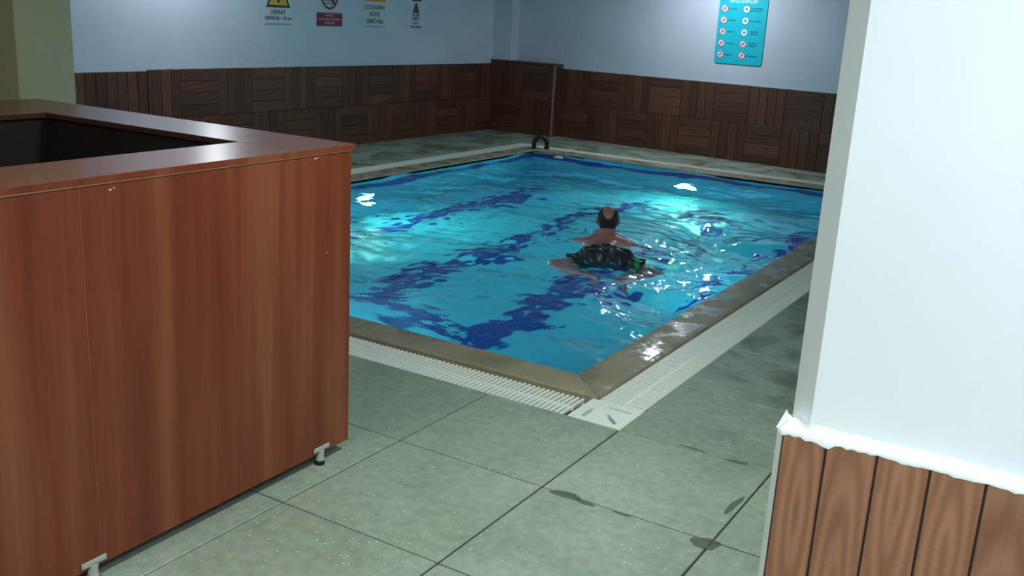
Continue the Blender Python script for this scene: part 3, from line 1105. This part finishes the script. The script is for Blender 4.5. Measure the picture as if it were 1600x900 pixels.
# ---------------------------------------------------------------- arched hoop at the far corner + float
hc = Vector((-4.355, 6.95, 0.018))
hp = empty('grab_hoop', hc, 0.48)
tag(hp, 'dark arched grab hoop standing on the far left corner of the pool edge', 'hoop')
pts = [(-0.075, 0, -0.03)] + [(-0.075 * math.cos(a), 0, 0.045 + 0.085 * math.sin(a)) for a in [PI * k / 14 for k in range(15)]] + [(0.075, 0, -0.03)]
mesh_obj('hoop_tube', tube_mesh('hoop_tube', pts, 0.027, 12), plain('dark_brown_rubber', srgb(30, 25, 20), 0.4), hp)
for sx in (-1, 1):
    bm = bmesh.new(); cyl_into(bm, (0.075 * sx, 0, 0.004), 0.034, 0.030, 0.010, 20)
    mesh_obj('base_flange', bm_mesh('base_flange', bm), M['rubber'], hp)
fl = empty('pool_skimmer_float', (-3.93, 6.62, WZ + 0.005), 0.2)
tag(fl, 'small pale float with a dark cap on the water below the arched hoop', 'float')
bm = bmesh.new()
bmesh.ops.create_uvsphere(bm, u_segments=20, v_segments=10, radius=0.05)
for v in bm.verts: v.co = Vector((v.co.x * 1.25, v.co.y, v.co.z * 0.55))
mesh_obj('float_body', bm_mesh('float_body', bm, True), plain('float_white', srgb(186, 176, 172), 0.4), fl)
bm = bmesh.new(); cyl_into(bm, (-0.075, 0, 0.01), 0.03, 0.026, 0.04, 16)
mesh_obj('float_cap', bm_mesh('float_cap', bm, True), M['rubber'], fl)

# ---------------------------------------------------------------- wet patches on the tile joints
def puddle(cx, cy, rx, ry, rz, label, seed):
    r_ = random.Random(seed)
    n = 40
    ph = [r_.random() * 6 for _ in range(4)]
    bm = bmesh.new()
    c = bm.verts.new((0, 0, 0.0004))
    rings = []
    for s, z in ((0.85, 0.0004), (1.0, 0.0002)):
        row = []
        for k in range(n):
            a = 2 * PI * k / n
            q = s * (1 + 0.08 * math.sin(2 * a + ph[0]) + 0.09 * math.sin(3 * a + ph[1]) + 0.06 * math.sin(5 * a + ph[2]) + 0.04 * math.sin(9 * a + ph[3]))
            row.append(bm.verts.new((rx * q * math.cos(a), ry * q * math.sin(a), z)))
        rings.append(row)
    for k in range(n):
        bm.faces.new((c, rings[0][k], rings[0][(k + 1) % n]))
        bm.faces.new((rings[0][k], rings[1][k], rings[1][(k + 1) % n], rings[0][(k + 1) % n]))
    o = mesh_obj('wet_patch', bm_mesh('wet_patch', bm, True), M['puddle'], None, (cx, cy, 0.0006), (0, 0, rz))
    tag(o, label, 'puddle', 'wet patches on the floor tiles')


t = NT('wet_patch')
t.set(Roughness=0.3, Alpha=0.6)
t.l(t.ramp(t.noise(t.coord(), 22, 4), [(0.3, srgb(78, 86, 70)), (0.7, srgb(104, 112, 94))]), t.b.inputs['Base Color'])
M['puddle'] = t.m
puddle(0.095, -0.606, 0.052, 0.024, 0.05, 'oblong wet patch on the tile joint in the middle of the floor', 3)
puddle(0.168, -0.616, 0.036, 0.014, -0.1, 'small wet streak trailing right from the oblong wet patch on the joint', 4)
puddle(0.588, -0.625, 0.042, 0.038, 0.3, 'roundish wet patch where tile joints cross near the plank wall', 8)
puddle(0.575, -0.33, 0.012, 0.075, -0.1, 'thin wet streak beside the tile joint near the plank wall', 5)

puddle(0.30, 0.012, 0.050, 0.008, 0.0, 'thin damp streak along the joint between the grate corner and the plank wall', 12)
puddle(0.47, 0.006, 0.040, 0.010, 0.1, 'damp streak on the same joint, nearer to the plank wall corner', 13)
puddle(0.30, -0.612, 0.030, 0.008, 0.0, 'tiny wet streak on the joint halfway between the two larger wet patches', 14)


# ---------------------------------------------------------------- lamps
for i, (x, y, pw, col, rad) in enumerate(DOWN):
    root = empty('ceiling_lamp', (x, y, CEIL))
    where = ['above the white plank wall', 'behind the camera', 'above the reception counter', 'by the left wall above the signs', 'by the far wall above the rules board', 'over the tiled floor in front of the pool'][i]
    tag(root, 'round white ceiling lamp ' + where, 'lamp', 'ceiling lamps')
    bm = bmesh.new(); cyl_into(bm, (0, 0, -0.012), rad / 2 + 0.012, rad / 2 + 0.02, 0.024, 32)
    mesh_obj('housing', bm_mesh('housing', bm), M['plastic'], root)
    ld = bpy.data.lights.new('lamp_light', 'AREA'); ld.shape = 'DISK'; ld.size = rad; ld.energy = pw; ld.color = col
    lo = bpy.data.objects.new('lamp_light', ld); link(lo, root); lo.location = (0, 0, -0.026)

glow = m_emit('pool_lamp_glass', (0.22, 1.0, 0.66, 1), 4.0)
names = ['glowing underwater lamp in the left pool wall beside the counter edge', 'glowing underwater lamp in the far pool wall below the rules board',
         'unseen underwater lamp added in the near pool wall to light the near water', 'unseen underwater lamp added in the right pool wall to light the near water']
for i, (x, y, z, face, pw) in enumerate(POOL_LAMPS):
    n = {'x+': Vector((1, 0, 0)), 'x-': Vector((-1, 0, 0)), 'y+': Vector((0, 1, 0)), 'y-': Vector((0, -1, 0))}[face]
    root = empty('pool_lamp', (x, y, z))
    tag(root, names[i], 'lamp', 'underwater pool lamps')
    ax = 'x' if abs(n.x) else 'y'
    bm = bmesh.new(); cyl_into(bm, n * 0.008, 0.135, 0.135, 0.016, 32, ax)
    mesh_obj('lamp_rim', bm_mesh('lamp_rim', bm), M['plastic'], root)
    bm = bmesh.new(); cyl_into(bm, n * 0.019, 0.11, 0.11, 0.008, 32, ax)
    mesh_obj('lamp_glass', bm_mesh('lamp_glass', bm), glow, root)
    ld = bpy.data.lights.new('pool_light', 'AREA'); ld.shape = 'DISK'; ld.size = 0.22; ld.energy = pw; ld.color = (0.30, 1.0, 0.74) if i < 2 else (0.42, 0.95, 1.0)
    lo = bpy.data.objects.new('pool_light', ld); link(lo, root); lo.location = n * 0.03
    lo.rotation_euler = n.to_track_quat('-Z', 'Z').to_euler()

# ---------------------------------------------------------------- swimmer
SW0 = Vector((-1.37, 2.66, 0.0))
hd = Vector((-0.31, 0.64, 0)).normalized()
sw_rz = math.atan2(hd.y, hd.x) - PI / 2      # local +y = forward, +x = right
sw = empty('person', SW0, sw_rz)
tag(sw, 'balding person swimming away in dark swim shorts, back and head above the water', 'person')


def capsule(bm, a, b, ra, rb, seg=18, flat_=(1, 1, 1)):
    a = Vector(a); b = Vector(b); d = b - a; L = d.length
    t_ = d.normalized()
    x_ = t_.orthogonal().normalized(); y_ = t_.cross(x_)
    rings = []
    N = 5
    spec = [(-ra * math.cos(PI / 2 * k / N), ra * math.sin(PI / 2 * k / N)) for k in range(1, N + 1)] + [(L * s, ra + (rb - ra) * s) for s in (0.33, 0.66)] + [(L + rb * math.sin(PI / 2 * k / N), rb * math.cos(PI / 2 * k / N)) for k in range(0, N)]
    for (s, r) in spec:
        rings.append([bm.verts.new(a + t_ * s + r * (math.cos(2 * PI * k / seg) * x_ + math.sin(2 * PI * k / seg) * y_)) for k in range(seg)])
    c0 = bm.verts.new(a - t_ * ra); c1 = bm.verts.new(b + t_ * rb)
    for A, B in zip(rings, rings[1:]):
        for k in range(seg): bm.faces.new((A[k], A[(k + 1) % seg], B[(k + 1) % seg], B[k]))
    for k in range(seg):
        bm.faces.new((c0, rings[0][(k + 1) % seg], rings[0][k])); bm.faces.new((c1, rings[-1][k], rings[-1][(k + 1) % seg]))


def ellipsoid(bm, c, r, rot=None):
    q = bmesh.ops.create_uvsphere(bm, u_segments=28, v_segments=18, radius=1.0)
    Rm = rot.to_matrix() if rot else Matrix.Identity(3)
    for v in q['verts']: v.co = Rm @ Vector((v.co.x * r[0], v.co.y * r[1], v.co.z * r[2])) + Vector(c)


def remeshed(name, bm, vox, smooth=6, fac=0.5):
    me = bm_mesh(name, bm)
    o = bpy.data.objects.new(name, me); COL.objects.link(o)
    r = o.modifiers.new('r', 'REMESH'); r.mode = 'VOXEL'; r.voxel_size = vox
    s = o.modifiers.new('s', 'SMOOTH'); s.iterations = smooth; s.factor = fac
    bpy.context.view_layer.update()
    nm = bpy.data.meshes.new_from_object(o.evaluated_get(bpy.context.evaluated_depsgraph_get()))
    bpy.data.objects.remove(o, do_unlink=True)
    for p in nm.polygons: p.use_smooth = True
    nm.name = name
    return nm


# local coordinates: x right, y forward, z up, origin at the pelvis on the plane z=0
PEL = Vector((0, 0, -0.07)); LUM = Vector((0, 0.17, -0.125)); CHE = Vector((0, 0.36, -0.105)); NEK = Vector((0, 0.56, -0.02)); HED = Vector((0.0, 0.665, 0.098))
KN = [Vector((-0.33, -0.13, -0.15)), Vector((0.34, -0.12, -0.15))]
HIP = [Vector((-0.10, -0.04, -0.09)), Vector((0.10, -0.04, -0.09))]
ANK = [Vector((-0.05, -0.27, -0.30)), Vector((0.07, -0.26, -0.30))]
TOE = [Vector((-0.08, -0.26, -0.45)), Vector((0.10, -0.25, -0.45))]
SHO = [Vector((-0.185, 0.47, -0.085)), Vector((0.185, 0.47, -0.085))]
ELB = [Vector((-0.12, 0.73, -0.23)), Vector((0.17, 0.73, -0.22))]
WRI = [Vector((-0.055, 0.98, -0.25)), Vector((0.065, 0.98, -0.25))]
bm = bmesh.new()
ellipsoid(bm, PEL, (0.165, 0.14, 0.10))
for s in (-1, 1): ellipsoid(bm, PEL + Vector((0.075 * s, -0.05, 0.03)), (0.085, 0.10, 0.075))
ellipsoid(bm, LUM, (0.15, 0.16, 0.09))
ellipsoid(bm, CHE, (0.175, 0.19, 0.105))
ellipsoid(bm, CHE + Vector((0, 0.09, 0.03)), (0.17, 0.09, 0.075))
for s in (-1, 1): capsule(bm, NEK + Vector((0.03 * s, -0.05, 0.0)), SHO[(s + 1) // 2] + Vector((0, 0, 0.015)), 0.05, 0.06)
capsule(bm, CHE + Vector((0, 0.14, 0.03)), HED + Vector((0, -0.012, -0.06)), 0.075, 0.058)
# head: skull, jaw, nose, ears, brow
ellipsoid(bm, HED + Vector((0, -0.012, 0.028)), (0.074, 0.092, 0.078))
ellipsoid(bm, HED + Vector((0, 0.022, -0.03)), (0.062, 0.070, 0.075))
ellipsoid(bm, HED + Vector((0, 0.055, -0.075)), (0.034, 0.032, 0.026))
capsule(bm, HED + Vector((0, 0.082, 0.018)), HED + Vector((0, 0.104, -0.022)), 0.008, 0.014)
capsule(bm, HED + Vector((-0.035, 0.070, 0.026)), HED + Vector((0.035, 0.070, 0.026)), 0.012, 0.012)
for s in (-1, 1):
    ellipsoid(bm, HED + Vector((0.079 * s, -0.008, -0.006)), (0.010, 0.020, 0.032), Euler((0.1, 0, 0.35 * s)))
    capsule(bm, HED + Vector((0.02 * s, 0.082, -0.05)), HED + Vector((0.0, 0.088, -0.05)), 0.008, 0.009)
for i in (0, 1):
    s = -1 if i == 0 else 1
    capsule(bm, HIP[i], KN[i], 0.092, 0.062)
    capsule(bm, KN[i], KN[i].lerp(ANK[i], 0.35), 0.058, 0.058)
    capsule(bm, KN[i].lerp(ANK[i], 0.3), ANK[i], 0.058, 0.038)
    capsule(bm, ANK[i], ANK[i].lerp(TOE[i], 0.7), 0.038, 0.036)
    for k in range(5):
        base = ANK[i].lerp(TOE[i], 0.75) + Vector((0.0, 0.014 * (k - 2), 0.006 * (2 - k)))
        capsule(bm, base, base + (TOE[i] - ANK[i]).normalized() * (0.06 - 0.006 * k), 0.013 - 0.0012 * k, 0.011 - 0.001 * k, 10)
    capsule(bm, SHO[i], ELB[i], 0.057, 0.042)
    capsule(bm, ELB[i], WRI[i], 0.042, 0.027)
    f = Vector((-0.1 * s, 1, 0)).normalized(); sd = Vector((1, 0.1 * s, 0)).normalized()
    palm = WRI[i] + f * 0.05
    ellipsoid(bm, palm, (0.042, 0.055, 0.017))
    for k, Lf_ in enumerate((0.070, 0.080, 0.074, 0.058)):
        b0 = palm + f * 0.038 + sd * (0.026 - 0.0175 * k) * -s
        m1 = b0 + f * Lf_ * 0.55
        capsule(bm, b0, m1, 0.0092, 0.0085, 10)
        capsule(bm, m1, m1 + (f + Vector((0, 0, -0.25))) * Lf_ * 0.5, 0.0085, 0.007, 10)
    tb = palm + sd * -s * 0.032 - f * 0.02
    capsule(bm, tb, tb + (f * 0.8 - sd * s * 0.8) * 0.045, 0.0115, 0.010, 10)
    capsule(bm, tb + (f * 0.8 - sd * s * 0.8) * 0.045, tb + (f * 1.4 - sd * s * 1.1) * 0.055, 0.010, 0.008, 10)
body = mesh_obj('body', remeshed('body', bm, 0.0065, 5, 0.5), M['skin'], sw)
# eyes
for s in (-1, 1):
    bm = bmesh.new(); bmesh.ops.create_uvsphere(bm, u_segments=12, v_segments=8, radius=0.011)
    for v in bm.verts: v.co += HED + Vector((0.028 * s, 0.074, 0.008))
    mesh_obj('eye', bm_mesh('eye', bm, True), plain('eye_white', srgb(225, 225, 220), 0.2), sw)
# hair: short ring round a bald crown
bm = bmesh.new()
ellipsoid(bm, HED + Vector((0, -0.014, 0.026)), (0.0775, 0.0965, 0.0815))
ellipsoid(bm, HED + Vector((0, -0.030, -0.018)), (0.070, 0.074, 0.062))
hm = remeshed('hair', bm, 0.004, 2)
bm = bmesh.new(); bm.from_mesh(hm)
kill = []
for f in bm.faces:
    c = f.calc_center_median() - HED
    bald = c.z > 0.015 and (c.x / 0.047) ** 2 + ((c.z - 0.10) / 0.078) ** 2 < 1 + 0.08 * math.sin(c.x * 300)
    front = c.y > 0.018 + 0.2 * max(0, c.z) - (0.03 if c.z > 0.07 else 0)
    low = c.z < -0.052 + 0.012 * math.cos(c.x * 40) or (c.z < -0.012 and c.y > -0.022)
    if bald or front or low: kill.append(f)
bmesh.ops.delete(bm, geom=kill, context='FACES')
hme = bm_mesh('hair', bm, True)
ho = mesh_obj('hair', hme, M['hair'], sw)
sd_ = ho.modifiers.new('thick', 'SOLIDIFY'); sd_.thickness = 0.006; sd_.offset = -1
# swim shorts
bm = bmesh.new()
ellipsoid(bm, PEL + Vector((0, 0.01, 0.0)), (0.186, 0.17, 0.126))
for s in (-1, 1): ellipsoid(bm, PEL + Vector((0.08 * s, -0.05, 0.035)), (0.108, 0.125, 0.097))
for i in (0, 1):
    e = HIP[i].lerp(KN[i], 0.52)
    capsule(bm, HIP[i], e, 0.116, 0.116)
sm = remeshed('swim_shorts', bm, 0.007, 5)
bm = bmesh.new(); bm.from_mesh(sm)
kill = []
for f in bm.faces:
    c = f.calc_center_median()
    if c.y > PEL.y + 0.115: kill.append(f); continue
    for i in (0, 1):
        ax_ = (KN[i] - HIP[i]); Lx = ax_.length; ax_ = ax_.normalized()
        if (c - HIP[i]).dot(ax_) > Lx * 0.52 and (c.x * (1 if i else -1)) > 0.03: kill.append(f); break
bmesh.ops.delete(bm, geom=list(set(kill)), context='FACES')
for v in bm.verts:      # folds
    v.co += v.normal * (0.006 * math.sin(v.co.x * 60 + v.co.y * 25) + 0.004 * math.sin(v.co.y * 90))
t = NT('swim_shorts_cloth')
v = t.coord()
sp = t.n('ShaderNodeSeparateXYZ'); t.l(v, sp.inputs[0])
nz = t.noise(v, 20, 4)
base = t.ramp(nz, [(0.3, srgb(24, 30, 38)), (0.7, srgb(44, 52, 60))])
stripe = t.ramp(sp.outputs['X'], [(0.0, (0, 0, 0, 1)), (0.188, (0, 0, 0, 1)), (0.192, (1, 1, 1, 1)), (0.222, (1, 1, 1, 1)), (0.226, (0, 0, 0, 1))])
t.l(t.mix(stripe, base, srgb(40, 150, 80)), t.b.inputs['Base Color'])
t.set(Roughness=0.35)
so = mesh_obj('swim_shorts', bm_mesh('swim_shorts', bm, True), t.m, sw)
md = so.modifiers.new('thick', 'SOLIDIFY'); md.thickness = 0.004
